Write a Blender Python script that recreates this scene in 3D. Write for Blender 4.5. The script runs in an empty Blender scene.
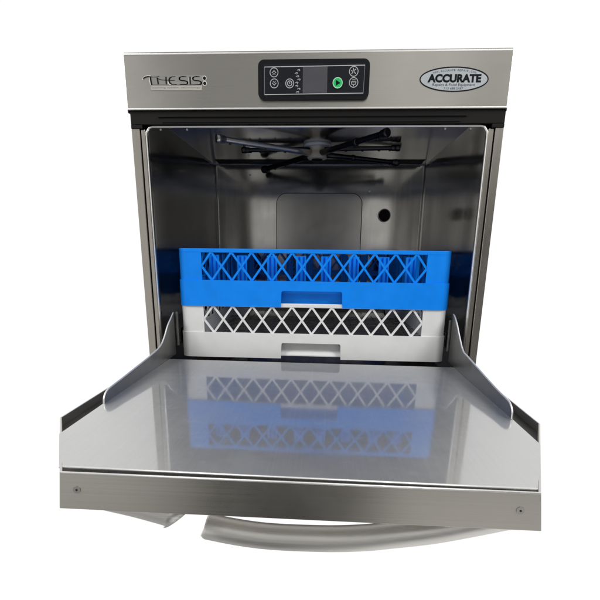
import bpy, bmesh, math, random
from mathutils import Vector, Matrix

S = bpy.context.scene
COL = S.collection
random.seed(7)

# ------------------------------------------------------------------ camera
cd = bpy.data.cameras.new("camera")
cam = bpy.data.objects.new("camera", cd)
COL.objects.link(cam)
cd.sensor_width = 36.0
cd.sensor_fit = 'HORIZONTAL'
cd.lens = 437.32 / 600.0 * 36.0
cd.shift_y = (367.85 - 300.0) / 600.0
cd.clip_start = 0.01
cd.clip_end = 200.0
R_ = Vector((0.99835172, 0.05635846, 0.01084293))
D_ = Vector((0.02506164, -0.25814086, -0.96578218))
F_ = Vector((-0.05163099, 0.96446204, -0.2591278))
m = Matrix.Identity(4)
for i in range(3):
    m[i][0] = R_[i]
    m[i][1] = -D_[i]
    m[i][2] = -F_[i]
m.translation = Vector((0.02305, -0.8233, 0.20309))
cam.matrix_world = m
S.camera = cam

# ------------------------------------------------------------------ surroundings: white studio behind, workshop in front
w = bpy.data.worlds.new("World")
S.world = w
w.use_nodes = True
nt = w.node_tree
for n in list(nt.nodes):
    nt.nodes.remove(n)


class G:
    """tiny helper to write math node graphs"""

    def __init__(self, t):
        self.t = t

    def m(self, op, a, b=None, c=None):
        n = self.t.nodes.new('ShaderNodeMath')
        n.operation = op
        for i, v in enumerate((a, b, c)):
            if v is None:
                continue
            if isinstance(v, (int, float)):
                n.inputs[i].default_value = v
            else:
                self.t.links.new(v, n.inputs[i])
        return n.outputs[0]

    def ss(self, v, a, b):
        n = self.t.nodes.new('ShaderNodeMapRange')
        n.interpolation_type = 'SMOOTHSTEP'
        n.inputs['From Min'].default_value = a
        n.inputs['From Max'].default_value = b
        self.t.links.new(v, n.inputs['Value'])
        return n.outputs['Result']

    def add(self, *vs):
        r = vs[0]
        for v in vs[1:]:
            r = self.m('ADD', r, v)
        return r

    def mul(self, *vs):
        r = vs[0]
        for v in vs[1:]:
            r = self.m('MULTIPLY', r, v)
        return r

    def inv(self, v):
        return self.m('SUBTRACT', 1.0, v)


g = G(nt)
tc = nt.nodes.new('ShaderNodeTexCoord')
sx = nt.nodes.new('ShaderNodeSeparateXYZ')
nt.links.new(tc.outputs['Generated'], sx.inputs[0])
dx, dy, dz = sx.outputs
back = g.m('MAXIMUM', g.m('MULTIPLY', dy, -1.0), 0.05)
az = g.m('DIVIDE', dx, back)
naz = g.m('MULTIPLY', az, -1.0)
behind = g.mul(g.ss(dy, 0.32, 0.50), g.ss(dz, -0.80, -0.72))                       # white studio side
up = g.ss(dz, 0.12, 0.30)
low = g.ss(g.m('MULTIPLY', dz, -1.0), 0.34, 0.47)
mid = g.m('MAXIMUM', g.m('SUBTRACT', g.m('SUBTRACT', 1.0, up), low), 0.0)
L_up = g.mul(g.add(0.27, g.mul(g.ss(az, -0.20, 0.10), 0.34), g.mul(g.ss(az, 0.10, 0.20), g.inv(g.ss(az, 0.24, 0.32)), 0.50)), g.m('SUBTRACT', 1.0, g.mul(g.ss(az, 0.23, 0.34), 0.35)))
L_low = g.add(0.01, g.mul(g.ss(az, 0.08, 0.26), 0.68), g.mul(g.ss(naz, 0.16, 0.60), 0.34))
bandR = g.mul(g.ss(az, 0.070, 0.085), g.inv(g.ss(az, 0.135, 0.165)))
bandL = g.mul(g.ss(naz, 0.095, 0.11), g.inv(g.ss(naz, 0.160, 0.19)))
blinds = g.m('MULTIPLY_ADD', g.m('SINE', g.mul(dz, 95.0)), 0.28, 0.80)      # slatted daylight of the workshop windows
bandE = g.mul(blinds, g.ss(dz, -0.30, -0.25), g.inv(g.ss(dz, 0.105, 0.125)))
L_mid = g.add(0.078, g.mul(g.add(g.mul(bandR, 0.90), g.mul(bandL, 0.85)), bandE), g.mul(g.ss(naz, 0.24, 0.36), 0.52),
              g.mul(g.ss(az, 0.30, 0.6), 0.03))
room = g.add(g.mul(up, L_up), g.mul(low, L_low), g.mul(mid, L_mid))
lum = g.add(g.mul(behind, 1.03), g.mul(g.inv(behind), room))
tint = nt.nodes.new('ShaderNodeMixRGB')
nt.links.new(behind, tint.inputs['Fac'])
tint.inputs['Color1'].default_value = (1.0, 0.98, 0.94, 1)
tint.inputs['Color2'].default_value = (1, 1, 1, 1)
bg = nt.nodes.new('ShaderNodeBackground')
nt.links.new(tint.outputs[0], bg.inputs['Color'])
nt.links.new(lum, bg.inputs['Strength'])
wo = nt.nodes.new('ShaderNodeOutputWorld')
nt.links.new(bg.outputs[0], wo.inputs['Surface'])


# ------------------------------------------------------------------ workshop ceiling lamps
def area(name, loc, target, sxx, syy, watts, col):
    l = bpy.data.lights.new(name, 'AREA')
    l.shape = 'RECTANGLE'
    l.size = sxx
    l.size_y = syy
    l.energy = watts
    l.color = col
    o = bpy.data.objects.new(name, l)
    COL.objects.link(o)
    o.location = loc
    o.rotation_euler = (Vector(target) - Vector(loc)).to_track_quat('-Z', 'Y').to_euler()
    return o


area("ceiling_lamp", (1.70, -1.10, 1.85), (0.0, 0.0, 0.1), 0.6, 1.4, 46, (1.0, 0.985, 0.96))
area("ceiling_lamp", (-1.75, -1.05, 1.80), (0.0, -0.1, 0.1), 0.6, 1.4, 40, (1.0, 0.99, 0.975))

S.view_settings.view_transform = 'Standard'
S.view_settings.look = 'None'
S.view_settings.exposure = 0.0
S.view_settings.gamma = 1.0
S.render.engine = 'CYCLES'
S.cycles.max_bounces = 12
S.cycles.glossy_bounces = 8
S.cycles.use_denoising = True


# ------------------------------------------------------------------ materials
def newmat(name):
    mt = bpy.data.materials.new(name)
    mt.use_nodes = True
    t = mt.node_tree
    p = t.nodes['Principled BSDF']
    return mt, t, p


def noise(t, scale, vec_scale=None, detail=3.0, rough=0.5, offset=(0, 0, 0)):
    c = t.nodes.new('ShaderNodeTexCoord')
    mp = t.nodes.new('ShaderNodeMapping')
    t.links.new(c.outputs['Object'], mp.inputs['Vector'])
    mp.inputs['Location'].default_value = offset
    if vec_scale:
        mp.inputs['Scale'].default_value = vec_scale
    n = t.nodes.new('ShaderNodeTexNoise')
    n.inputs['Scale'].default_value = scale
    n.inputs['Detail'].default_value = detail
    n.inputs['Roughness'].default_value = rough
    t.links.new(mp.outputs[0], n.inputs['Vector'])
    return n.outputs['Fac']


def ramp(t, v, lo, hi, f0=0.3, f1=0.7):
    r = t.nodes.new('ShaderNodeMapRange')
    r.inputs['From Min'].default_value = f0
    r.inputs['From Max'].default_value = f1
    r.inputs['To Min'].default_value = lo
    r.inputs['To Max'].default_value = hi
    t.links.new(v, r.inputs['Value'])
    return r.outputs['Result']


def vary(t, v, c0, c1):
    mx = t.nodes.new('ShaderNodeMixRGB')
    t.links.new(v, mx.inputs['Fac'])
    mx.inputs['Color1'].default_value = (*c0, 1)
    mx.inputs['Color2'].default_value = (*c1, 1)
    return mx.outputs[0]


def steel(name, base, rough, brush=None, aniso=0.0, tangent=None, bump=0.03, wave=0.0, var=0.10, smudge=0.06):
    """brushed stainless: grain stretched along the tangent, smudged gloss, slightly uneven sheet"""
    mt, t, p = newmat(name)
    p.inputs['Metallic'].default_value = 1.0
    grain = noise(t, 1.0, brush or (300, 300, 300), 2.0)
    fac = ramp(t, grain, 0, 1)
    d = tuple(c * (1 - var) for c in base)
    l = tuple(min(1, c * (1 + var)) for c in base)
    t.links.new(vary(t, fac, d, l), p.inputs['Base Color'])
    sm = noise(t, 9.0, None, 5.0, 0.62)
    g2 = G(t)
    rr = g2.add(ramp(t, sm, rough - smudge, rough + smudge), ramp(t, grain, -min(0.03, smudge * 0.5), min(0.03, smudge * 0.5)))
    t.links.new(g2.m('MAXIMUM', rr, 0.02), p.inputs['Roughness'])
    if aniso:
        p.inputs['Anisotropic'].default_value = aniso
        c = t.nodes.new('ShaderNodeCombineXYZ')
        for i in range(3):
            c.inputs[i].default_value = tangent[i]
        t.links.new(c.outputs[0], p.inputs['Tangent'])
    b = t.nodes.new('ShaderNodeBump')
    b.inputs['Strength'].default_value = bump
    b.inputs['Distance'].default_value = 0.001
    t.links.new(grain, b.inputs['Height'])
    if wave:
        b2 = t.nodes.new('ShaderNodeBump')
        b2.inputs['Strength'].default_value = 1.0
        b2.inputs['Distance'].default_value = wave
        t.links.new(noise(t, 5.0, None, 1.0), b2.inputs['Height'])
        t.links.new(b2.outputs[0], b.inputs['Normal'])
    t.links.new(b.outputs[0], p.inputs['Normal'])
    return mt


def plastic(name, col, rough=0.4, speck=0.04, coat=0.0, bump=0.02, spec=0.5):
    mt, t, p = newmat(name)
    p.inputs['Specular IOR Level'].default_value = spec
    v = ramp(t, noise(t, 40.0, None, 4.0), 0, 1)
    t.links.new(vary(t, v, tuple(c * (1 - speck) for c in col), tuple(min(1, c * (1 + speck)) for c in col)),
                p.inputs['Base Color'])
    t.links.new(ramp(t, noise(t, 25.0, None, 4.0), rough - 0.08, rough + 0.08), p.inputs['Roughness'])
    p.inputs['Coat Weight'].default_value = coat
    b = t.nodes.new('ShaderNodeBump')
    b.inputs['Strength'].default_value = bump
    b.inputs['Distance'].default_value = 0.0006
    t.links.new(noise(t, 260.0, None, 2.0), b.inputs['Height'])
    t.links.new(b.outputs[0], p.inputs['Normal'])
    return mt


XB = (4, 2200, 2200)          # grain running along X
ZB_ = (2200, 2200, 4)          # grain running along Z
M_fascia = steel("brushed_steel_fascia", (0.66, 0.645, 0.61), 0.30, XB, 0.75, (0, 0, 1), 0.02, 0.0, 0.035, 0.03)
M_front = steel("brushed_steel_door_front", (0.60, 0.58, 0.545), 0.30, XB, 0.75, (0, 0, 1), 0.03, 0.0, 0.07, 0.04)
M_strip = steel("brushed_steel_frame", (0.58, 0.555, 0.51), 0.28, ZB_, 0.25, (1, 0, 0), 0.02, 0.0, 0.05, 0.03)
M_lip = steel("polished_steel_lip", (0.93, 0.93, 0.92), 0.48, None, 0, None, 0.0, 0.0, 0.02, 0.02)
M_chamber = steel("wash_chamber_steel", (0.465, 0.46, 0.448), 0.135, (160, 160, 5), 0, None, 0.0015, 0.0022, 0.03, 0.02)
M_plate = steel("pressed_plate_steel", (0.44, 0.437, 0.43), 0.18, (20, 20, 20), 0, None, 0.0, 0.0, 0.03, 0.02)
M_plain = steel("cabinet_steel", (0.5, 0.49, 0.47), 0.30, ZB_, 0, None, 0.05, 0.0, 0.06)
M_guard = steel("door_guard_steel", (0.27, 0.27, 0.265), 0.42, (60, 60, 60), 0, None, 0.02, 0.0, 0.06)
M_tube = steel("satin_tube_steel", (0.90, 0.89, 0.87), 0.38, (8, 1500, 1500), 0, None, 0.02, 0.0, 0.06)
M_armlit = steel("lit_arm_steel", (0.85, 0.81, 0.73), 0.36, (60, 60, 60), 0, None, 0.03, 0.0, 0.08)  # paler copy of the arm metal, its caught light put into the colour
M_armshade = steel("shaded_arm_steel", (0.075, 0.074, 0.073), 0.34, (60, 60, 60), 0, None, 0.02, 0.0, 0.08)  # darker copy of the same arm metal, dark reflections put into the colour
M_black = plastic("black_plastic", (0.010, 0.011, 0.013), 0.45, spec=0.10)
M_rubber = plastic("black_rubber_seal", (0.010, 0.0095, 0.009), 0.6, spec=0.15)
M_channel = plastic("dark_channel_fill", (0.030, 0.028, 0.025), 0.5, spec=0.3)
M_face = plastic("black_display_film", (0.013, 0.014, 0.019), 0.38, spec=0.15)
M_lcd = plastic("grey_display_window", (0.070, 0.071, 0.082), 0.25, spec=0.4)
M_ink = plastic("black_print", (0.006, 0.006, 0.009), 0.5, spec=0.12)
M_blueink = plastic("dark_blue_print", (0.05, 0.06, 0.13), 0.5)
M_line = plastic("light_grey_print", (0.46, 0.47, 0.49), 0.5)
M_green = plastic("green_key", (0.012, 0.50, 0.14), 0.35)
M_greenring = plastic("pale_green_ring", (0.45, 0.75, 0.52), 0.4)
M_silver = plastic("silver_label_film", (0.42, 0.455, 0.48), 0.35, 0.06)
M_badge = plastic("brushed_silver_badge", (0.24, 0.24, 0.23), 0.4, 0.05)
M_caption = plastic("white_caption_strip", (0.42, 0.425, 0.395), 0.4, 0.05)
M_capink = plastic("faded_red_print", (0.30, 0.20, 0.18), 0.5)
M_blue = plastic("blue_rack_plastic", (0.0005, 0.235, 0.90), 0.45, 0.06, bump=0.08, spec=0.25)
M_white = plastic("white_rack_plastic", (0.73, 0.737, 0.748), 0.48, 0.03, bump=0.10, spec=0.35)
M_shadegrid = plastic("shaded_grid_plastic", (0.15, 0.153, 0.16), 0.14, 0.4)  # colour darkened to stand in for shade inside the white rack
M_collar = plastic("grey_collar_plastic", (0.68, 0.71, 0.75), 0.4)
M_hub = plastic("tan_hub_plastic", (0.60, 0.56, 0.46), 0.4)


def door_pan_material():
    """satin stainless: a hazy lobe from fine wear over a clear mirror lobe"""
    mt, t, p = newmat("satin_door_pan_steel")
    p.inputs['Metallic'].default_value = 1.0
    grain = noise(t, 1.0, (500, 8, 500), 2.0)
    t.links.new(vary(t, ramp(t, grain, 0, 1), (0.62, 0.62, 0.62), (0.65, 0.65, 0.645)), p.inputs['Base Color'])
    p.inputs['Roughness'].default_value = 0.55
    gl = t.nodes.new('ShaderNodeBsdfPrincipled')
    gl.inputs['Metallic'].default_value = 1.0
    gl.inputs['Base Color'].default_value = (0.56, 0.56, 0.555, 1)
    sm = noise(t, 7.0, (1, 1.6, 1), 5.0, 0.6)
    t.links.new(ramp(t, sm, 0.035, 0.10), gl.inputs['Roughness'])
    b = t.nodes.new('ShaderNodeBump')
    b.inputs['Strength'].default_value = 0.002
    b.inputs['Distance'].default_value = 0.001
    t.links.new(grain, b.inputs['Height'])
    b2 = t.nodes.new('ShaderNodeBump')
    b2.inputs['Strength'].default_value = 1.0
    b2.inputs['Distance'].default_value = 0.0005
    t.links.new(noise(t, 5.0, None, 1.0), b2.inputs['Height'])
    t.links.new(b2.outputs[0], b.inputs['Normal'])
    t.links.new(b.outputs[0], gl.inputs['Normal'])
    mx = t.nodes.new('ShaderNodeMixShader')
    g3 = G(t)
    blot = ramp(t, noise(t, 6.0, None, 8.0, 0.7), 0.31, 0.49)
    spots = ramp(t, noise(t, 55.0, (1, 1, 1), 2.0, 0.5, (3, 1, 0)), 0.0, 0.05, 0.64, 0.74)
    scr = ramp(t, noise(t, 1.0, (6, 240, 6), 3.0, 0.6, (1, 5, 0)), 0.0, 0.05, 0.62, 0.78)
    scr2 = ramp(t, noise(t, 1.0, (190, 9, 6), 3.0, 0.6, (7, 2, 0)), 0.0, 0.05, 0.62, 0.78)
    t.links.new(g3.m('SUBTRACT', g3.m('SUBTRACT', g3.m('SUBTRACT', blot, spots), scr), scr2), mx.inputs['Fac'])
    t.links.new(p.outputs[0], mx.inputs[1])
    t.links.new(gl.outputs[0], mx.inputs[2])
    t.links.new(mx.outputs[0], t.nodes['Material Output'].inputs['Surface'])
    return mt


M_pan = door_pan_material()


# ------------------------------------------------------------------ mesh helpers
class MB:
    def __init__(self):
        self.v = []
        self.f = []
        self.s = []

    def _add(self, vs, fs, smooth=False):
        o = len(self.v)
        self.v += [tuple(p) for p in vs]
        for f in fs:
            self.f.append(tuple(i + o for i in f))
            self.s.append(smooth)
        return self

    def box(self, x0, x1, y0, y1, z0, z1):
        vs = [(x, y, z) for z in (z0, z1) for y in (y0, y1) for x in (x0, x1)]
        return self._add(vs, [(0, 2, 3, 1), (4, 5, 7, 6), (0, 1, 5, 4), (2, 6, 7, 3), (0, 4, 6, 2), (1, 3, 7, 5)])

    def prism(self, pts, fn, d0, d1, smooth=False):
        """pts: outline in 2D; fn(a, b, d) -> xyz; closed solid between depth d0 and d1"""
        n = len(pts)
        vs = [fn(a, b, d0) for a, b in pts] + [fn(a, b, d1) for a, b in pts]
        self._add(vs, [tuple(range(n))[::-1], tuple(range(n, 2 * n))])
        self._add(vs, [(i, (i + 1) % n, (i + 1) % n + n, i + n) for i in range(n)], smooth)
        return self

    def ring(self, outer, inner, z0, z1):
        """closed wall between two outlines of equal point count"""
        n = len(outer)
        vs = ([(x, y, z0) for x, y in outer] + [(x, y, z1) for x, y in outer] +
              [(x, y, z0) for x, y in inner] + [(x, y, z1) for x, y in inner])
        fs = []
        for i in range(n):
            j = (i + 1) % n
            fs += [(i, j, j + n, i + n), (i + 2 * n, i + 3 * n, j + 3 * n, j + 2 * n),
                   (i + n, j + n, j + 3 * n, i + 3 * n), (i, i + 2 * n, j + 2 * n, j)]
        return self._add(vs, fs)

    def tube(self, pts, r, seg=16, cap=True, closed=False):
        pts = [Vector(p) for p in pts]
        n = len(pts)
        rad = r if isinstance(r, (list, tuple)) else [r] * n
        vs = []
        ref = None
        for i, p in enumerate(pts):
            if closed:
                t = (pts[(i + 1) % n] - pts[i - 1]).normalized()
            else:
                t = (pts[min(i + 1, n - 1)] - pts[max(i - 1, 0)]).normalized()
            if ref is None:
                ref = Vector((0, 0, 1)) if abs(t.z) < 0.9 else Vector((0, 1, 0))
            a = (ref - t * ref.dot(t)).normalized()
            ref = a
            b = t.cross(a)
            for k in range(seg):
                q = 2 * math.pi * k / seg
                vs.append(p + (a * math.cos(q) + b * math.sin(q)) * rad[i])
        fs = []
        for i in range(n if closed else n - 1):
            j = (i + 1) % n
            for k in range(seg):
                l = (k + 1) % seg
                fs.append((i * seg + k, i * seg + l, j * seg + l, j * seg + k))
        self._add(vs, fs, True)
        if cap and not closed:
            o = len(self.v) - len(vs)
            self.f += [tuple(o + k for k in range(seg))[::-1], tuple(o + (n - 1) * seg + k for k in range(seg))]
            self.s += [False, False]
        return self

    def lathe(self, prof, cx, cy, seg=32):
        """prof: (radius, z) pairs"""
        vs = []
        for r, z in prof:
            for k in range(seg):
                q = 2 * math.pi * k / seg
                vs.append((cx + r * math.cos(q), cy + r * math.sin(q), z))
        fs = [(i * seg + k, i * seg + (k + 1) % seg, (i + 1) * seg + (k + 1) % seg, (i + 1) * seg + k)
              for i in range(len(prof) - 1) for k in range(seg)]
        self._add(vs, fs, True)
        o = len(self.v) - len(vs)
        self.f += [tuple(o + k for k in range(seg))[::-1], tuple(o + (len(prof) - 1) * seg + k for k in range(seg))]
        self.s += [False, False]
        return self

    def build(self, name, mat, parent=None, bevel=0.0, seg=2, label=None):
        me = bpy.data.meshes.new(name)
        off = Vector((0, 0, 0))
        q = parent
        while q is not None:
            off += q.location
            q = q.parent
        # own origin: centre of the part
        lo = [min(p[i] for p in self.v) for i in range(3)]
        hi = [max(p[i] for p in self.v) for i in range(3)]
        c = Vector([(a + b) / 2 for a, b in zip(lo, hi)])
        me.from_pydata([Vector(p) - c for p in self.v], [], self.f)
        me.validate()
        bm = bmesh.new()
        bm.from_mesh(me)
        sm = [f.smooth for f in bm.faces]
        bmesh.ops.recalc_face_normals(bm, faces=bm.faces)
        bm.to_mesh(me)
        bm.free()
        if len(me.polygons) == len(self.s):
            for p, s in zip(me.polygons, self.s):
                p.use_smooth = s
        me.materials.append(mat)
        o = bpy.data.objects.new(name, me)
        COL.objects.link(o)
        o.parent = parent
        o.location = c - off
        if bevel:
            b = o.modifiers.new("edge", 'BEVEL')
            b.width = bevel
            b.segments = seg
            b.limit_method = 'ANGLE'
            b.angle_limit = math.radians(35)
            b.harden_normals = False
        if label:
            o['label'] = label
        return o


def thing(name, loc, label, cat, group=None):
    o = bpy.data.objects.new(name, None)
    o.empty_display_size = 0.05
    COL.objects.link(o)
    o.location = loc
    o['label'] = label
    o['category'] = cat
    if group:
        o['group'] = group
    return o


def rrect(x0, x1, y0, y1, r, seg=6):
    pts = []
    for cx, cy, a0 in ((x1 - r, y1 - r, 0), (x0 + r, y1 - r, 90), (x0 + r, y0 + r, 180), (x1 - r, y0 + r, 270)):
        for k in range(seg + 1):
            a = math.radians(a0 + 90.0 * k / seg)
            pts.append((cx + r * math.cos(a), cy + r * math.sin(a)))
    return pts


def circ(cx, cy, r, n=28, ry=None):
    return [(cx + r * math.cos(2 * math.pi * k / n), cy + (ry or r) * math.sin(2 * math.pi * k / n)) for k in range(n)]


XZ = lambda a, b, d: (a, d, b)      # outline in the vertical plane, depth along Y
YZ = lambda a, b, d: (d, a, b)      # outline in the side plane, depth along X
XY = lambda a, b, d: (a, b, d)      # outline in plan, depth along Z


def stroke(mb, pts, width, y, thick=0.0003, closed=False):
    """a flat printed line on the front plane"""
    P = [Vector((p[0], p[1])) for p in pts]
    n = len(P)
    L, Rr = [], []
    for i in range(n):
        if closed:
            t = P[(i + 1) % n] - P[i - 1]
        else:
            t = P[min(i + 1, n - 1)] - P[max(i - 1, 0)]
        t.normalize()
        k = Vector((-t.y, t.x))
        wd = width[i] if isinstance(width, (list, tuple)) else width
        L.append(P[i] + k * wd / 2)
        Rr.append(P[i] - k * wd / 2)
    m_ = n if closed else n - 1
    for i in range(m_):
        j = (i + 1) % n
        q = [L[i], L[j], Rr[j], Rr[i]]
        vs = [(a.x, y, a.y) for a in q]
        mb._add(vs, [(0, 1, 2, 3)])
    return mb


def text(s, x, z, y, h, mat, name, parent, width=None, bold=0.0, align='CENTER', rot=0.0, extr=0.00012, track=1.0):
    """raised print on the front plane; (x, z) is the centre"""
    c = bpy.data.curves.new(name, 'FONT')
    c.body = s
    c.size = 1.0
    c.align_x = align
    c.align_y = 'CENTER'
    c.offset = bold
    c.space_character = track
    c.resolution_u = 4
    tmp = bpy.data.objects.new(name + "_curve", c)
    COL.objects.link(tmp)
    dg = bpy.context.evaluated_depsgraph_get()
    me = bpy.data.meshes.new_from_object(tmp.evaluated_get(dg))
    bpy.data.objects.remove(tmp)
    bpy.data.curves.remove(c)
    xs = [v.co.x for v in me.vertices]
    ys = [v.co.y for v in me.vertices]
    wx, wy = max(xs) - min(xs), max(ys) - min(ys)
    cx, cy = (max(xs) + min(xs)) / 2, (max(ys) + min(ys)) / 2
    ky = h / wy
    kx = (width / wx) if width else ky
    mb = MB()
    cr, sr = math.cos(rot), math.sin(rot)
    vs = []
    for v in me.vertices:
        a, b = (v.co.x - cx) * kx, (v.co.y - cy) * ky
        vs.append((x + a * cr - b * sr, y, z + a * sr + b * cr))
    mb._add(vs, [tuple(p.vertices) for p in me.polygons])
    bpy.data.meshes.remove(me)
    return mb, name, mat, parent


# ================================================================== DISHWASHER
BASE = (-0.0022, 0.26, -0.29)
dw = thing('undercounter_dishwasher', BASE,
           'stainless steel undercounter dishwasher with its door folded down flat', 'dishwasher')
XL, XR = -0.3098, 0.3062            # cabinet sides
FY = -0.027                         # fascia front plane
FXL, FXR = -0.3120, 0.3058          # fascia ends
ZB, ZT = 0.4256, 0.5090             # fascia bottom / top

# ---- cabinet
c = MB()
c.box(XL, XL + 0.004, -0.0195, 0.5748, -0.29, 0.4438)
c.box(XR - 0.004, XR, -0.0195, 0.5748, -0.29, 0.4438)
c.box(XL + 0.0042, XR - 0.0042, 0.571, 0.575, -0.29, 0.4438)
c.box(XL, XR, 0.0060, 0.575, 0.4440, 0.507)
c.box(XL, XR, 0.0015, 0.0058, 0.4255, 0.507)
c.box(XL + 0.004, XR - 0.004, -0.0195, 0.571, -0.29, -0.286)
c.build('cabinet', M_plain, dw, 0.0008)
MB().box(XL + 0.0045, XR - 0.0045, -0.018, -0.014, -0.2855, -0.062).build('lower_front_panel', M_plain, dw, 0.0008)

# ---- front frame strips beside the opening
for side, xo, xi, lx in (('l', XL, -0.2958, -0.2867), ('r', XR, 0.2930, 0.2826)):
    s = 1 if side == 'l' else -1
    f = MB()
    f.box(min(xo, xi), max(xo, xi), -0.0225, -0.0198, -0.286, 0.3990)
    st = f.build('frame_strip', M_strip, dw, 0.0009)
    f = MB()
    a, b = xi + s * 0.0022, lx
    f.box(min(a, b), max(a, b), -0.0215, -0.0150, -0.06, 0.3975)
    f.build('inner_strip', M_strip, st, 0.0009)
    f = MB()
    f.box(min(xi + s * 0.0001, xi + s * 0.0021), max(xi + s * 0.0001, xi + s * 0.0021), -0.0190, -0.0160, -0.06, 0.4020)
    f.build('gasket', M_rubber, st)
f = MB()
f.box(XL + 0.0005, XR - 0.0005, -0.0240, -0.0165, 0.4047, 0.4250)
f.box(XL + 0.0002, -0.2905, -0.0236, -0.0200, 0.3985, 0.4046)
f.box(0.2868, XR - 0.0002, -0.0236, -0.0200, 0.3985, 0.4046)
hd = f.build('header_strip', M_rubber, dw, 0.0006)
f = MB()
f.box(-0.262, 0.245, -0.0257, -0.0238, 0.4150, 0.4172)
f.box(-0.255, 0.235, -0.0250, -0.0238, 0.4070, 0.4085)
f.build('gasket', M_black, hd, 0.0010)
# the header's black corner boxes stand in for shade on the strip tops
# ---- bright rolled lip round the opening
lip = []
lx0, lx1, lz = -0.2867, 0.2826, 0.4025
lip += [(lx0, -0.0185, z) for z in (-0.02, 0.1, 0.2, 0.3, 0.385)]
lip += [(lx0 + 0.0012, -0.0185, 0.3935), (lx0 + 0.0062, -0.0185, 0.4008), (lx0 + 0.012, -0.0185, lz)]
lip += [(x, -0.0185, lz) for x in (-0.2, -0.1, 0, 0.1, 0.2)]
lip += [(lx1 - 0.012, -0.0185, lz), (lx1 - 0.0062, -0.0185, 0.4008), (lx1 - 0.0012, -0.0185, 0.3935)]
lip += [(lx1, -0.0185, z) for z in (0.385, 0.3, 0.2, 0.1, -0.02)]
MB().tube(lip, 0.0018, 12).build('opening_lip', M_lip, dw)

# ---- wash chamber: one folded sheet, open to the front
def chamber_section(y):
    k = max(0.0, min(1.0, (y + 0.017) / 0.05))
    k = k * k * (3 - 2 * k)
    x0 = -0.2860 + k * (-0.3018 + 0.2860)
    x1 = 0.2819 + k * (0.2985 - 0.2819)
    zt = 0.4018 + k * (0.4406 - 0.4018)
    r = 0.008 - 0.0055 * k
    return x0, x1, zt, r


ch = MB()
ys = [-0.017, -0.009, 0.0, 0.008, 0.016, 0.024, 0.033, 0.12, 0.25, 0.40, 0.50, 0.527]
rings = []
for y in ys:
    x0, x1, zt, r = chamber_section(y)
    pts = [(p[0], y, p[1]) for p in rrect(x0, x1, -0.06, zt, r, 5)]
    rings.append(pts)
# rounded rear edge running into the back wall
for q, ins in ((0.5285, 0.0006), (0.530, 0.0018)):
    x0, x1, zt, r = chamber_section(0.5)
    rings.append([(p[0], q, p[1]) for p in rrect(x0 + ins, x1 - ins, -0.06 + ins, zt - ins, r, 5)])
n = len(rings[0])
vs = [p for r in rings for p in r]
fs = [(i * n + k, i * n + (k + 1) % n, (i + 1) * n + (k + 1) % n, (i + 1) * n + k) for i in range(len(rings) - 1) for k in range(n)]
ch._add(vs, fs, True)
ch._add(rings[-1], [tuple(range(n))], False)
chamber = ch.build('wash_chamber', M_chamber, dw)
so = chamber.modifiers.new("sheet", 'SOLIDIFY')
so.thickness = 0.001
so.offset = -1.0
# raised plate pressed into the back wall
p = MB()
p.prism(rrect(-0.1215, 0.1235, 0.045, 0.3615, 0.028, 8), XZ, 0.5205, 0.5299)
plate = p.build('pressed_plate', M_plate, chamber, 0.0072, 4)
MB().tube([(a, 0.5262, b) for a, b in rrect(-0.1230, 0.1250, 0.045, 0.3630, 0.0295, 8)], 0.0011, 8, False, True).build('plate_shade_line', M_armshade, plate)  # dark bead added to draw the shaded outline of the pressed edge
# black port with perforated cap
p = MB()
prof = []
pm = []
p.prism(circ(0.1905, 0.304, 0.0165, 36), XZ, 0.5240, 0.5298)
port = p.build('overflow_port', M_black, chamber, 0.0012)
MB().tube([(a, 0.5260, b) for a, b in circ(0.1905, 0.304, 0.0172, 36)], 0.0014, 10, False, True).build('port_halo', M_armlit, port)  # pale ring added for the light halo round the port
p = MB()
for r_, k_ in ((0.004, 6), (0.0085, 12), (0.0125, 18)):
    for i in range(k_):
        a = 2 * math.pi * i / k_
        p.prism(circ(0.1905 + r_ * math.cos(a), 0.304 + r_ * math.sin(a), 0.0009, 8), XZ, 0.52365, 0.52395)
p.build('port_holes', M_rubber, port)
for x, z in ((0.1451, 0.3690), (-0.2, 0.412)):
    MB().prism(circ(x, z, 0.0024, 14), XZ, 0.5270, 0.5298).build('screw', M_lip, chamber, 0.0005)
for x in (-0.262, -0.2165, 0.2145, 0.2555):
    MB().prism(circ(x, 0.3990, 0.0017, 12), XZ, -0.0150, -0.0120).build('screw', M_plain, chamber)

p = MB()
p.box(-0.283, 0.2785, -0.0380, 0.050, -0.0400, -0.0280)
p.build('gap_shade_strip', M_rubber, dw, 0.001)  # black strip added to keep the gap under the rack dark

p = MB()
p.prism([(a, b) for a, b in [(0.440, 0.4402), (0.465, 0.4391), (0.515, 0.4385), (0.515, 0.4402)]], YZ, -0.285, 0.282)
tr = p.build('rear_shade_band', M_rubber, chamber, 0.0004)  # black strip added as the dark band of shade at the ceiling's rear
MB().tube([(-0.288, 0.5205, 0.4370), (0, 0.5205, 0.4370), (0.285, 0.5205, 0.4370)], 0.0015, 10).build('highlight_bead', M_lip, tr)  # bright bead added for the light line along the back wall's top

# ---- upper spray assembly
HX, HY, HZ = -0.002, 0.285, 0.4195
h = MB()
h.lathe([(0.019, 0.4402), (0.019, 0.4330), (0.0165, 0.4290), (0.0165, 0.4250), (0.0200, 0.4220), (0.0225, 0.4110),
         (0.0205, 0.4085), (0.0120, 0.4080)], HX, HY)
hub = h.build('spray_hub', M_hub, dw)
MB().lathe([(0.031, 0.4398), (0.032, 0.4390), (0.032, 0.4345), (0.031, 0.4335)], HX, HY).build('collar', M_collar, hub)
MB().lathe([(0.0125, 0.4079), (0.0125, 0.4050), (0.006, 0.4030)], HX, HY, 20).build('hub_screw', M_black, hub)


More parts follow.
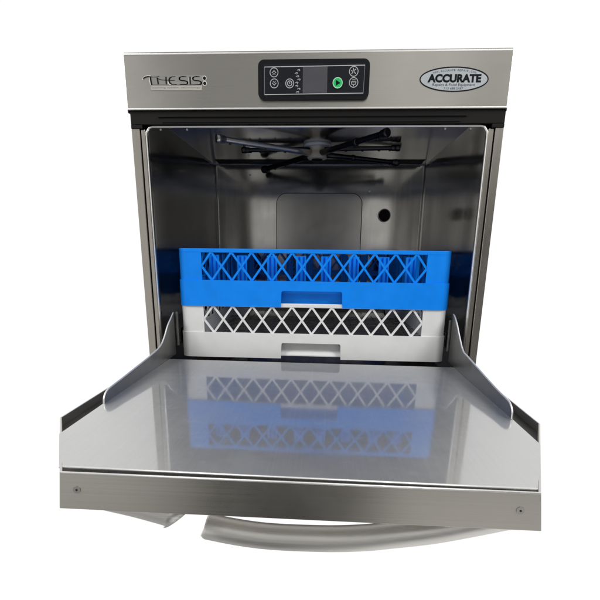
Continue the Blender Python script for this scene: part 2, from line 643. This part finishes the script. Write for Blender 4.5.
def arm(tip, mat, r, cap_mat, rings=(), label=None, z=HZ):
    a = Vector((HX, HY, z))
    b = Vector((tip[0], tip[1], z))
    d = (b - a).normalized()
    t = MB().tube([a + d * 0.017, a + d * 0.06, b - d * 0.02, b - d * 0.006], [r * 1.15, r, r * 0.94, r * 0.92], 18)
    o = t.build('spray_arm', mat, dw, label=label)
    MB().tube([b - d * 0.020, b - d * 0.018, b - d * 0.010, b - d * 0.0098, b - d * 0.002, b],
              [r * 1.05, r * 1.25, r * 1.25, r * 1.42, r * 1.42, r * 1.2], 18).build('end_cap', cap_mat, o)
    for q in rings:
        c_ = a.lerp(b, q)
        MB().tube([c_ - d * 0.004, c_ - d * 0.003, c_ + d * 0.003, c_ + d * 0.004], [r, r * 1.3, r * 1.3, r], 18).build(
            'joint_ring', cap_mat, o)
    for q in (0.35, 0.55, 0.75, 0.88):
        c_ = a.lerp(b, q)
        n_ = MB()
        n_.lathe([(0.0030, z - r * 0.85), (0.0026, z - r * 1.25), (0.0010, z - r * 1.3)], c_.x, c_.y, 12)
        n_.build('spray_nozzle', M_armshade, o)
    return o


arm((-0.2025, 0.1360), M_armlit, 0.0061, M_armlit, label='lit steel spray arm reaching to the front left')
arm((0.2010, 0.3900), M_armshade, 0.0057, M_armshade, (0.42,), label='shaded spray arm with a joint ring, reaching right')
arm((-0.1550, 0.4900), M_armshade, 0.0068, M_armshade, label='shaded spray arm reaching to the rear left')
arm((0.1350, 0.0930), M_armshade, 0.0059, M_armshade, (0.6,), label='shaded spray arm reaching to the front right')
arm((0.1860, 0.2740), M_armshade, 0.0050, M_armshade, label='thin upper rinse arm reaching right', z=0.4300)
arm((-0.1800, 0.2960), M_armshade, 0.0050, M_armshade, label='thin upper rinse arm reaching left', z=0.4300)

# ---- rack guides
for s in (-1, 1):
    gd = MB()
    x0, x1 = (-0.2985, -0.236) if s < 0 else (0.234, 0.2955)
    gd.box(x0, x1, 0.150, 0.515, -0.0060, -0.0004)
    gd.box(x0 if s < 0 else x1 - 0.002, (x0 + 0.002) if s < 0 else x1, 0.150, 0.515, -0.0004, 0.030)
    go = gd.build('rack_guide', M_chamber, dw, 0.0006)
    t = MB()
    tx = -0.2615 if s < 0 else 0.2600
    t.box(tx - 0.002, tx + 0.002, 0.004, 0.010, 0.020, 0.0865 if s < 0 else 0.080)
    t.build('guide_post', M_guard, go, 0.0008)

# ---- fascia (control panel): folded sheet with top and side returns
f = MB()
f.box(FXL, FXR, FY, FY + 0.0245, ZB, ZT)
fascia = f.build('control_fascia', M_fascia, dw, 0.0009, 3)
r_ = MB()
r_.box(FXL + 0.001, FXR - 0.001, FY - 0.0004, FY + 0.0012, ZT - 0.0040, ZT - 0.0016)
r_.box(FXL + 0.001, FXR - 0.001, FY - 0.0006, FY + 0.0012, ZB + 0.0004, ZB + 0.0026)
r_.build('folded_edge', M_lip, fascia, 0.0004)
MB().box(FXL - 0.0006, FXL + 0.0018, FY + 0.002, FY + 0.010, ZB - 0.0035, ZB + 0.0015).build('corner_clip', M_black, fascia, 0.0004)
MB().box(FXR - 0.0018, FXR + 0.0006, FY + 0.002, FY + 0.010, ZB - 0.0035, ZB + 0.0015).build('corner_clip', M_black, fascia, 0.0004)

# control display
d = MB()
d.prism(rrect(-0.0916, 0.0855, 0.4378, 0.4945, 0.0095, 6), XZ, FY - 0.0060, FY - 0.0003)
disp = d.build('control_display', M_black, dw, 0.0016, 3)
MB().prism(rrect(-0.0840, 0.0788, 0.4435, 0.4882, 0.003, 4), XZ, FY - 0.0064, FY - 0.0059).build('display_film', M_face, disp)
YF = FY - 0.00655
ln = MB()
stroke(ln, [(-0.0812, 0.4450), (0.0765, 0.4462), (0.0775, 0.4850), (-0.0810, 0.4838)], 0.0011, YF, closed=True)
ln.build('border_line', M_line, disp)
MB().prism([(-0.0200, 0.4468), (0.0190, 0.4468), (0.0190, 0.4838), (-0.0200, 0.4838)], XZ, FY - 0.0067, FY - 0.00645).build(
    'display_window', M_lcd, disp)


def key(x, z, r, kind):
    k = MB()
    stroke(k, circ(x, z, r - 0.0004, 26), 0.0010, YF, closed=True)
    lw = 0.0011
    if kind == 'up':
        stroke(k, [(x - r * .48, z - r * .12), (x, z + r * .38), (x + r * .48, z - r * .12)], lw, YF)
        stroke(k, [(x - r * .30, z - r * .50), (x, z - r * .14), (x + r * .30, z - r * .50)], lw * .7, YF)
    elif kind == 'down':
        stroke(k, [(x - r * .48, z + r * .12), (x, z - r * .38), (x + r * .48, z + r * .12)], lw, YF)
        stroke(k, [(x - r * .30, z + r * .50), (x, z + r * .14), (x + r * .30, z + r * .50)], lw * .7, YF)
    elif kind == 'power':
        stroke(k, circ(x, z, r * .52, 20), lw, YF, closed=True)
        stroke(k, [(x, z - r * .1), (x, z + r * .3)], lw, YF)
    elif kind == 'spray':
        stroke(k, [(x - r * .45, z - r * .5), (x + r * .1, z + r * .2), (x + r * .5, z + r * .45)], lw, YF)
        stroke(k, [(x - r * .1, z + r * .65), (x - r * .05, z + r * .1), (x + r * .45, z - r * .45)], lw, YF)
        stroke(k, [(x - r * .6, z + r * .15), (x + r * .05, z - r * .05)], lw * .8, YF)
    elif kind == 'drain':
        stroke(k, [(x - r * .6, z + r * .12), (x + r * .6, z + r * .12)], lw, YF)
        stroke(k, [(x - r * .5, z + r * .12), (x - r * .4, z - r * .35), (x + r * .4, z - r * .35), (x + r * .5, z + r * .12)], lw, YF)
        stroke(k, [(x, z - r * .35), (x, z - r * .75)], lw, YF)
        stroke(k, [(x - r * .4, z + r * .5), (x + r * .4, z + r * .5)], lw * .8, YF)
    return k.build('key_symbol', M_line, disp)


key(-0.0659, 0.4762, 0.0068, 'up')
key(-0.0656, 0.4608, 0.0068, 'down')
key(-0.0408, 0.4606, 0.0068, 'power')
key(0.0603, 0.4766, 0.0072, 'spray')
key(0.0607, 0.4612, 0.0072, 'drain')
g_ = MB()
g_.prism(circ(0.0355, 0.4606, 0.0074, 32), XZ, FY - 0.0074, FY - 0.0062)
gk = g_.build('start_key', M_green, disp, 0.0004)
k = MB()
stroke(k, circ(0.0355, 0.4606, 0.0073, 32), 0.0012, FY - 0.00755, closed=True)
k.build('key_ring', M_greenring, disp)
MB().prism([(0.0328, 0.4648), (0.0328, 0.4564), (0.0396, 0.4606)], XZ, FY - 0.0077, FY - 0.0074).build('play_mark', M_ink, disp)
# column of small wash-cycle marks
k = MB()
for i in range(8):
    z = 0.4480 + i * 0.0044
    x = -0.0290 + 0.0022 * math.sin(i * 1.9)
    stroke(k, [(x - 0.0016, z), (x + 0.0012, z + 0.0014), (x + 0.0016, z - 0.0012)], 0.0009, YF)
    stroke(k, [(x + 0.0022, z + 0.0016), (x + 0.0030, z - 0.0004)], 0.0008, YF)
k.build('cycle_marks', M_line, disp)


# brand badge: u to the right, v downwards, in badge units of 1.654 mm
def bp(u, v):
    return (-0.2832 + (u - 142.0) * 0.001654 - (v - 78.0) * 0.00010, 0.4723 - (v - 78.0) * 0.00144 - (u - 142.0) * 0.000012)


B = MB()
B.prism([bp(150.0, 75.4), bp(202.5, 75.4), bp(202.5, 85.3), bp(151.0, 85.3)][::-1], XZ, FY - 0.0005, FY - 0.0001)
badge = B.build('brand_badge', M_badge, dw)
B = MB()
B.prism([bp(151.0, 85.4), bp(202.2, 85.4), bp(202.0, 90.3), bp(151.0, 90.3)][::-1], XZ, FY - 0.0006, FY - 0.0001)
B.build('caption_strip', M_caption, badge)
YBD = FY - 0.00065
B = MB()
B2 = MB()


def bl(pts, wd, mb=B):
    # smooth the polyline a little
    P = [Vector(bp(*q)) for q in pts]
    if len(P) > 2:
        out = []
        for i in range(len(P) - 1):
            p0 = P[max(i - 1, 0)]
            p1, p2 = P[i], P[i + 1]
            p3 = P[min(i + 2, len(P) - 1)]
            for j in range(5):
                t = j / 5.0
                out.append(0.5 * ((2 * p1) + (p2 - p0) * t + (2 * p0 - 5 * p1 + 4 * p2 - p3) * t * t +
                                  (3 * p1 - p0 - 3 * p2 + p3) * t ** 3))
        out.append(P[-1])
        P = out
    if isinstance(wd, tuple):
        k_ = [wd[0] + (wd[1] - wd[0]) * math.sin(math.pi * i / (len(P) - 1)) for i in range(len(P))]
        wd = k_
    stroke(mb, P, wd, YBD)


bl([(143.0, 78.9), (144.6, 77.6), (147.5, 76.7), (151.0, 76.9)], (0.0008, 0.0017))
bl([(151.0, 76.9), (155.0, 77.2), (159.5, 76.6)], 0.0008)
bl([(150.6, 76.8), (151.0, 80.5), (151.8, 85.0)], 0.0024)
bl([(157.4, 77.8), (157.9, 80.5), (158.5, 84.4)], 0.0023)
bl([(158.0, 78.6), (161.0, 79.8), (166.0, 80.3), (168.5, 80.2)], 0.0009)
bl([(166.2, 77.0), (166.3, 80.5), (166.6, 84.4)], 0.0022)
bl([(172.0, 76.9), (170.0, 78.3), (169.4, 80.5), (170.2, 83.0), (172.4, 84.4)], (0.0010, 0.0026))
bl([(172.0, 76.9), (175.5, 76.7)], 0.0007)
bl([(170.0, 80.6), (175.0, 80.5)], 0.0007)
bl([(172.4, 84.4), (177.0, 84.5)], 0.0007)
bl([(186.5, 76.8), (181.5, 76.8), (179.6, 78.6), (180.8, 80.4), (185.5, 81.0), (187.9, 82.5), (187.0, 84.3), (180.0, 84.6)], (0.0007, 0.0016))
bl([(180.8, 76.9), (179.5, 78.6), (180.6, 80.4)], (0.0010, 0.0024))
bl([(186.6, 81.2), (188.0, 82.7), (187.0, 84.2)], (0.0010, 0.0024))
bl([(190.2, 76.9), (190.3, 80.5), (190.7, 84.4)], 0.0021)
bl([(200.0, 76.8), (195.0, 76.8), (193.0, 78.6), (194.2, 80.4), (199.0, 81.0), (201.4, 82.6), (200.4, 84.6), (189.0, 85.1)], (0.0007, 0.0016))
bl([(194.4, 76.9), (192.9, 78.6), (194.0, 80.4)], (0.0010, 0.0024))
bl([(200.1, 81.2), (201.5, 82.8), (200.4, 84.5)], (0.0010, 0.0024))
bl([(151.8, 85.1), (170, 85.15), (201.0, 85.1)], 0.0006)
B.build('lettering', M_ink, badge)
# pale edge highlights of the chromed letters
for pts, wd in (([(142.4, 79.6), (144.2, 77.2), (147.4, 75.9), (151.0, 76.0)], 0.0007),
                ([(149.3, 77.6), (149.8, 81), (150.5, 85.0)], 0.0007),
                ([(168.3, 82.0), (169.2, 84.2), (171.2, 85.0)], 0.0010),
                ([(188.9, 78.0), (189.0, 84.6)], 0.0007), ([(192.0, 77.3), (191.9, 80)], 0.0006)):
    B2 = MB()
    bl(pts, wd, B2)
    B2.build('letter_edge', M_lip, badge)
D1, D2 = MB(), MB()
for u, v in ((204.4, 78.3), (204.9, 83.5)):
    x, z = bp(u, v)
    D1.prism(circ(x, z, 0.0036, 24), XZ, FY - 0.0005, FY - 0.0001)
    D2.prism(circ(x, z, 0.0025, 24), XZ, FY - 0.0009, FY - 0.0005)
D1.build('dot_ring', M_lip, badge)
D2.build('badge_dots', M_ink, badge)
x, z = bp(176.3, 87.8)
t_ = text("washing system technology", x, z, FY - 0.00072, 0.0030, M_capink, 'caption', badge, width=0.0815)
t_[0].build(*t_[1:])

# dealer sticker
SX, SZ = 0.2183, 0.4664
A_, B_ = 0.0540, 0.0178
tilt = -0.008
el = lambda a, b, n=64: [(SX + a * math.cos(2 * math.pi * i / n) - b * math.sin(2 * math.pi * i / n) * -tilt,
                          SZ + b * math.sin(2 * math.pi * i / n) + a * math.cos(2 * math.pi * i / n) * tilt) for i in range(n)]
st = MB()
st.prism(el(A_, B_), XZ, FY - 0.00035, FY - 0.0001)
stick = st.build('dealer_sticker', M_silver, dw)
rm = MB()
stroke(rm, el(A_ - 0.0012, B_ - 0.0010), 0.0018, FY - 0.00045, closed=True)
rm.build('oval_border', M_ink, stick)
YS = FY - 0.00055
t_ = text("ACCURATE", SX + 0.0006, SZ + 0.0014, YS, 0.0118, M_ink, 'lettering', stick, width=0.0830, bold=0.050, rot=tilt)
t_[0].build(*t_[1:])
# arched web address
adr = "WWW.ACCURATE-REPAIR.COM"
ab = MB()
for i, chx in enumerate(adr):
    q = (i - (len(adr) - 1) / 2) / ((len(adr) - 1) / 2)
    x = SX + q * 0.0320
    z = SZ + (B_ - 0.0042) * math.sqrt(max(0, 1 - (q * 0.0320 / (A_ - 0.006)) ** 2)) - 0.0009
    sl = -(B_ - 0.0042) / (A_ - 0.006) * (q * 0.0320 / (A_ - 0.006)) / math.sqrt(max(1e-3, 1 - (q * 0.0320 / (A_ - 0.006)) ** 2))
    if chx in '.-':
        ab.prism(circ(x, z - (0.0011 if chx == '.' else 0), 0.00035, 8), XZ, YS, YS + 0.0001)
        continue
    tt = text(chx, x, z, YS, 0.0027, M_blueink, 'x', None, rot=math.atan(sl), width=0.0006 if chx == 'I' else 0.0021)
    ab._add(tt[0].v, tt[0].f)
ab.build('web_address', M_blueink, stick)
t_ = text("Repairs & Food Equipment", SX + 0.0004, SZ - 0.0081, YS, 0.0046, M_blueink, 'fine_print', stick, width=0.0660, rot=tilt)
t_[0].build(*t_[1:])
t_ = text("713 688 2187", SX + 0.0004, SZ - 0.0127, YS, 0.0027, M_blueink, 'phone_number', stick, width=0.0300, rot=tilt)
t_[0].build(*t_[1:])

# ================================================================== DOOR (folded down)
SAG = -0.0054


def sag(mb):
    mb.v = [(x, y, z + SAG * x) for x, y, z in mb.v]
    return mb


ZP = 0.0024
ZF, ZS, ZBt = 0.0038, -0.0052, -0.0335      # front skin top, side skin top, underside
# plan points (top) and (underside); the cut corners flare out a little towards the underside
shell_top = [(-0.3062, -0.031), (-0.3062, -0.3245), (-0.2142, -0.4755), (0.2142, -0.4755), (0.3020, -0.2865), (0.3020, -0.031)]
shell_bot = [(-0.3062, -0.031), (-0.3062, -0.3320), (-0.2192, -0.4755), (0.2198, -0.4755), (0.3020, -0.2960), (0.3020, -0.031)]
shell_in = [(-0.3042, -0.033), (-0.3042, -0.3239), (-0.2126, -0.4736), (0.2126, -0.4736), (0.3000, -0.2860), (0.3000, -0.033)]
zt_ = [ZS, ZS, ZF, ZF, ZS, ZS]
s = MB()
n = 6
vs = ([(x, y, ZBt) for x, y in shell_bot] + [(x, y, z) for (x, y), z in zip(shell_top, zt_)] +
      [(x, y, -0.0315) for x, y in shell_in] + [(x, y, z) for (x, y), z in zip(shell_in, zt_)])
fs = [tuple(range(n))[::-1], tuple(range(2 * n, 3 * n))]
for i in range(n):
    j = (i + 1) % n
    fs += [(i, j, j + n, i + n), (i + 2 * n, i + 3 * n, j + 3 * n, j + 2 * n), (i + n, j + n, j + 3 * n, i + 3 * n)]
s._add(vs, fs)
door = sag(s).build('door', M_front, dw, 0.0007, 3)
s = MB().tube([(-0.2140, -0.4749, ZF), (0, -0.4749, ZF), (0.2140, -0.4749, ZF)], 0.0011, 10)
sag(s).build('rolled_edge', M_lip, door)
# inner panel: one raised pan with its own rolled front edge
pan = [(-0.2668, -0.0415), (-0.2668, -0.3894), (-0.2238, -0.4608), (0.2187, -0.4646), (0.2632, -0.3678), (0.2632, -0.0415)]
s = MB()
s.prism(pan, XY, -0.0135, ZP)
pn = sag(s).build('inner_panel', M_pan, door, 0.0016, 4)
s = MB().tube([(-0.2232, -0.4611, ZP - 0.0008), (0, -0.4630, ZP - 0.0008), (0.2180, -0.4649, ZP - 0.0008)], 0.0013, 10)
sag(s).build('rolled_edge', M_lip, pn)
inn = [(-0.2640, -0.045), (-0.2640, -0.3885), (-0.2224, -0.4580), (0.2172, -0.4618), (0.2605, -0.3672), (0.2605, -0.045)]
s = MB()
s.ring([(x * .999, y) for x, y in shell_in], inn, -0.0312, -0.0170)
sag(s).build('dark_channel_strip', M_channel, door)  # dark strip added so the steel channel round the pan stays dark


def smooth2(P, k=6):
    out = []
    for i in range(len(P) - 1):
        p0, p1, p2, p3 = [Vector(P[max(0, min(len(P) - 1, j))]) for j in (i - 1, i, i + 1, i + 2)]
        for j in range(k):
            t = j / k
            out.append(tuple(0.5 * ((2 * p1) + (p2 - p0) * t + (2 * p0 - 5 * p1 + 4 * p2 - p3) * t * t +
                                    (3 * p1 - p0 - 3 * p2 + p3) * t ** 3)))
    out.append(tuple(P[-1]))
    return out


gL = smooth2([(-0.002, 0.0860), (-0.012, 0.0800), (-0.0362, 0.0660), (-0.0583, 0.0478), (-0.0805, 0.0362), (-0.1273, 0.0302),
              (-0.1841, 0.0260), (-0.2333, 0.0225), (-0.2700, 0.0202), (-0.2830, 0.0170), (-0.2892, 0.0110), (-0.2910, 0.0030)])
gR = smooth2([(-0.002, 0.0920), (-0.012, 0.0900), (-0.0328, 0.0765), (-0.0560, 0.0570), (-0.0790, 0.0410), (-0.1039, 0.0370),
              (-0.1550, 0.0315), (-0.2358, 0.0230), (-0.2740, 0.0205), (-0.2870, 0.0170), (-0.2935, 0.0105), (-0.2945, 0.0018)])
for gp, x in ((gL, -0.2655), (gR, 0.2620)):
    s = MB()
    zb = ZP + SAG * x + 0.0004
    prof = [(a, max(b, zb)) for a, b in gp] + [(-0.002, zb)]
    s.prism(prof, YZ, x - 0.0009, x + 0.0009)
    go = s.build('side_guard', M_guard, door, 0.0003)
    e = MB()
    e.tube([(x, a, b) for a, b in gp], 0.0012, 8)
    e.build('rolled_edge', M_lip, go)

# screws on the door front
for x, z in ((-0.2000, -0.0118), (0.1990, -0.0146)):
    mb = MB()
    prof = [(0.0000, 0), (0.0034, 0)]
    mb.prism(circ(x, z, 0.0036, 20), XZ, -0.4762, -0.4754)
    sc = mb.build('screw', M_plain, door, 0.0003)
    mb = MB()
    mb.prism(circ(x, z, 0.0012, 6), XZ, -0.47635, -0.4761)
    mb.build('screw_socket', M_armshade, sc)

# bowed tubular handle under the front edge
hp = smooth2([(-0.205, -0.4385, -0.0415), (-0.191, -0.440, -0.0440), (-0.163, -0.440, -0.0500), (-0.136, -0.440, -0.0570),
              (-0.0928, -0.440, -0.0690), (-0.0363, -0.440, -0.0775), (0.0248, -0.440, -0.0780), (0.0648, -0.440, -0.0752),
              (0.0945, -0.440, -0.0705), (0.1335, -0.440, -0.0632), (0.172, -0.440, -0.0530), (0.208, -0.440, -0.0425),
              (0.222, -0.4385, -0.0400)], 5)
left = [q for q in hp if q[0] < -0.120]
main = [q for q in hp if q[0] > -0.100]
hr = [0.0128] * len(main)
d0 = Vector(main[1]) - Vector(main[0])
d0.normalize()
main = [tuple(Vector(main[0]) + d0 * q) for q in (0.0, 0.0012, 0.0035)] + main[2:]
hr = [0.0102, 0.0121, 0.0128] + hr[2:]
hb = MB().tube(main, hr, 24)
for i in range(24):
    x, y, z = hb.v[i]
    hb.v[i] = (x + (z - main[0][2]) * 0.22, y, z)
hb.build('handle', M_tube, door)
left = [(x, y, z + 0.0020) for x, y, z in left]
hm = MB().tube(left, 0.0122, 24)
for i in range(24):
    x, y, z = hm.v[-24 + i]
    hm.v[-24 + i] = (x + (z - left[-1][2]) * 1.0, y, z)
hm.build('handle_mount', M_tube, door)


# ================================================================== RACKS
def rack(z0, mat, label, blue):
    HW, HB = 0.2526, 0.2546       # half widths: upper wall, lower band
    cy = 0.2546
    root = thing('dish_rack', (0, cy, z0), label, 'dish rack', 'dish racks stacked in the wash chamber')
    H1, HR, HT = 0.0485, 0.0985, 0.1058
    T = 0.003

    def loop(h, r):
        return [(x, y + cy) for x, y in rrect(-h, h, -h, h, r, 6)]

    # top rim and corner posts
    rim = MB()
    rim.ring(loop(HW, 0.016), loop(HW - 0.006, 0.010), z0 + HR, z0 + HT)
    rim.build('rim', mat, root, 0.0010)
    for sxx in (-1, 1):
        for syy in (-1, 1):
            k = MB()
            q = [(HW - 0.016 + 0.016 * math.cos(math.radians(a)), HW - 0.016 + 0.016 * math.sin(math.radians(a))) for a in range(0, 91, 15)]
            q = [(HW, 0.2075)] + q + [(0.2075, HW), (0.2075, HW - T)]
            qi = [(HW - 0.016 + 0.013 * math.cos(math.radians(a)), HW - 0.016 + 0.013 * math.sin(math.radians(a))) for a in range(90, -1, -15)]
            q = q + qi + [(HW - T, 0.2075)]
            q = [(sxx * a, syy * b + cy) for a, b in q]
            k.prism(q, XY, z0 + H1 - 0.001, z0 + HR + 0.0005)
            k.build('corner_wall', mat, root)
    # lattice walls: eleven diamonds a side
    pitch = 0.415 / 11

    def lattice(fn):
        L = MB()
        zc0, zc1 = z0 + H1 - 0.0005, z0 + HR + 0.0012
        wd = 0.00185
        hh = zc1 - zc0
        for k in range(-1, 12):
            for sg in (1, -1):
                a0 = -0.2075 + pitch * (k + 0.5)
                a1 = a0 + sg * pitch
                b0, b1 = zc0, zc1
                # clip to the window
                def clip(a0, b0, a1, b1):
                    lo, hi = -0.2080, 0.2080
                    t0, t1 = 0.0, 1.0
                    d_ = a1 - a0
                    ta, tb = (lo - a0) / d_, (hi - a0) / d_
                    if ta > tb:
                        ta, tb = tb, ta
                    t0, t1 = max(t0, ta), min(t1, tb)
                    if t1 - t0 < 0.02:
                        return None
                    return a0 + d_ * t0, b0 + (b1 - b0) * t0, a0 + d_ * t1, b0 + (b1 - b0) * t1
                cc = clip(a0, b0, a1, b1)
                if not cc:
                    continue
                x0, y0, x1, y1 = cc
                v = Vector((x1 - x0, y1 - y0)).normalized()
                nn = Vector((-v.y, v.x)) * wd
                o = 0.0 if sg > 0 else 0.0003
                L.prism([(x0 + nn.x, y0 + nn.y), (x0 - nn.x, y0 - nn.y), (x1 - nn.x, y1 - nn.y), (x1 + nn.x, y1 + nn.y)],
                        fn, 0.0004 + o, 0.0034 + o)
        return L

    lattice(lambda a, b, d: (a, cy - HW + d, b)).build('lattice_wall', mat, root)
    lattice(lambda a, b, d: (a, cy + HW - d, b)).build('lattice_wall', mat, root)
    lattice(lambda a, b, d: (-HW + d, a + cy, b)).build('lattice_wall', mat, root)
    lattice(lambda a, b, d: (HW - d, a + cy, b)).build('lattice_wall', mat, root)
    # lower band with a hand hold in front and behind
    nx0, nx1, nh = -0.0575, 0.0560, 0.0305
    bd = MB()

    def notch(fn, rear=False):
        r = 0.003
        pts = [(-0.2361, 0.0), (nx0 - 0.001, 0.0), (nx0, nh - r), (nx0 + 0.0009, nh - 0.0009), (nx0 + r, nh), (nx1 - r, nh),
               (nx1 - 0.0009, nh - 0.0009), (nx1, nh - r), (nx1 + 0.001, 0.0), (0.2361, 0.0), (0.2361, H1), (-0.2361, H1)]
        if rear:
            pts = [(-0.2361, 0.0), (-0.215, 0.0), (-0.205, 0.034), (0.205, 0.034), (0.215, 0.0), (0.2361, 0.0), (0.2361, H1), (-0.2361, H1)]
        bd.prism([(a, b + z0) for a, b in pts], fn, 0.0, 0.003)

    notch(lambda a, b, d: (a, cy - HB + d, b))
    notch(lambda a, b, d: (a, cy + HB - d, b), True)
    for sg in (-1, 1):
        x_ = sg * (HB - 0.0015)
        bd.box(x_ - 0.0015, x_ + 0.0015, cy - 0.2361, cy + 0.2361, z0, z0 + H1)
        for sy_ in (-1, 1):
            q = [(HB - 0.0185 + 0.0185 * math.cos(math.radians(a)), HB - 0.0185 + 0.0185 * math.sin(math.radians(a))) for a in range(0, 91, 10)]
            qi = [(HB - 0.0185 + 0.0155 * math.cos(math.radians(a)), HB - 0.0185 + 0.0155 * math.sin(math.radians(a))) for a in range(90, -1, -10)]
            bd.prism([(sg * a, sy_ * b + cy) for a, b in q + qi], XY, z0, z0 + H1)
    # shelf joining band and upper wall
    bd.ring(loop(HB - 0.0004, 0.018), loop(HW - 0.004, 0.012), z0 + H1 - 0.0022, z0 + H1 - 0.0002)
    band = bd.build('lower_band', mat, root)
    # hand-hold pockets
    for s_ in (-1,):
        pk = MB()
        fy = lambda d: cy + s_ * (HB - d)
        prof = [(0.0031, nh + 0.0022), (0.0120, nh - 0.0005), (0.0150, nh - 0.0060), (0.0150, 0.0150), (0.0085, 0.0110), (0.0060, 0.0060),
                (0.0060, 0.0040), (0.0085, 0.0040), (0.0110, 0.0095), (0.0175, 0.0135), (0.0175, nh - 0.0040), (0.0140, nh + 0.0015), (0.0031, nh + 0.0042)]
        if blue:
            prof = [(0.0031, nh + 0.0022), (0.0120, nh - 0.0005), (0.0150, nh - 0.0060), (0.0150, 0.0040),
                    (0.0175, 0.0040), (0.0175, nh - 0.0040), (0.0140, nh + 0.0015), (0.0031, nh + 0.0042)]
        pk.prism([(fy(a), b + z0) for a, b in prof], YZ, nx0 - 0.003, nx1 + 0.003)
        pk.build('hand_hold', mat, root)
    # base grid
    gr = MB()
    gmat = mat if blue else M_shadegrid
    for i in range(21):
        q = -0.235 + 0.0235 * i
        e_ = 0.230 if abs(q) < 0.065 else 0.2512
        gr.box(q - 0.0009, q + 0.0009, cy - e_, cy + e_, z0 + 0.0120, z0 + 0.0142)
        if abs(q) < 0.231:
            gr.box(-0.2512, 0.2512, cy + q - 0.0009, cy + q + 0.0009, z0 + 0.0122, z0 + 0.0140)
    gr.build('base_grid', gmat, root)
    if blue:
        # fluted compartment posts standing inside the walls
        spots = []
        for x in (-0.1918, -0.1371, -0.0790, -0.0232, 0.0246, 0.0777, 0.1343, 0.1848):
            spots += [(x, cy - 0.2160, 0), (x, cy + 0.2160, 0)]
        for y in (-0.137, -0.079, -0.0232, 0.0246, 0.0777, 0.1343):
            spots += [(-0.2160, cy + y, 1), (0.2160, cy + y, 1)]
        for x, y, turn in spots:
            p = MB()
            rib = [(-0.0095, 0), (-0.0095, -0.0030), (-0.0060, -0.0045), (-0.0050, -0.0012), (-0.0018, -0.0012), (-0.0010, -0.0045),
                   (0.0030, -0.0045), (0.0038, -0.0012), (0.0062, -0.0012), (0.0070, -0.0040), (0.0095, -0.0030), (0.0095, 0)]
            pts = [((x + a, y + b) if not turn else (x + b, y + a)) for a, b in rib]
            p.prism(pts, XY, z0 + 0.0168, z0 + 0.0935)
            p.build('compartment_post', mat, root)
    return root


rack(0.0, M_white, 'white plastic dish rack at the bottom of the stack, under the blue rack', False)
rack(0.0992, M_blue, 'bright blue plastic dish rack with inner posts, stacked on the white rack', True)
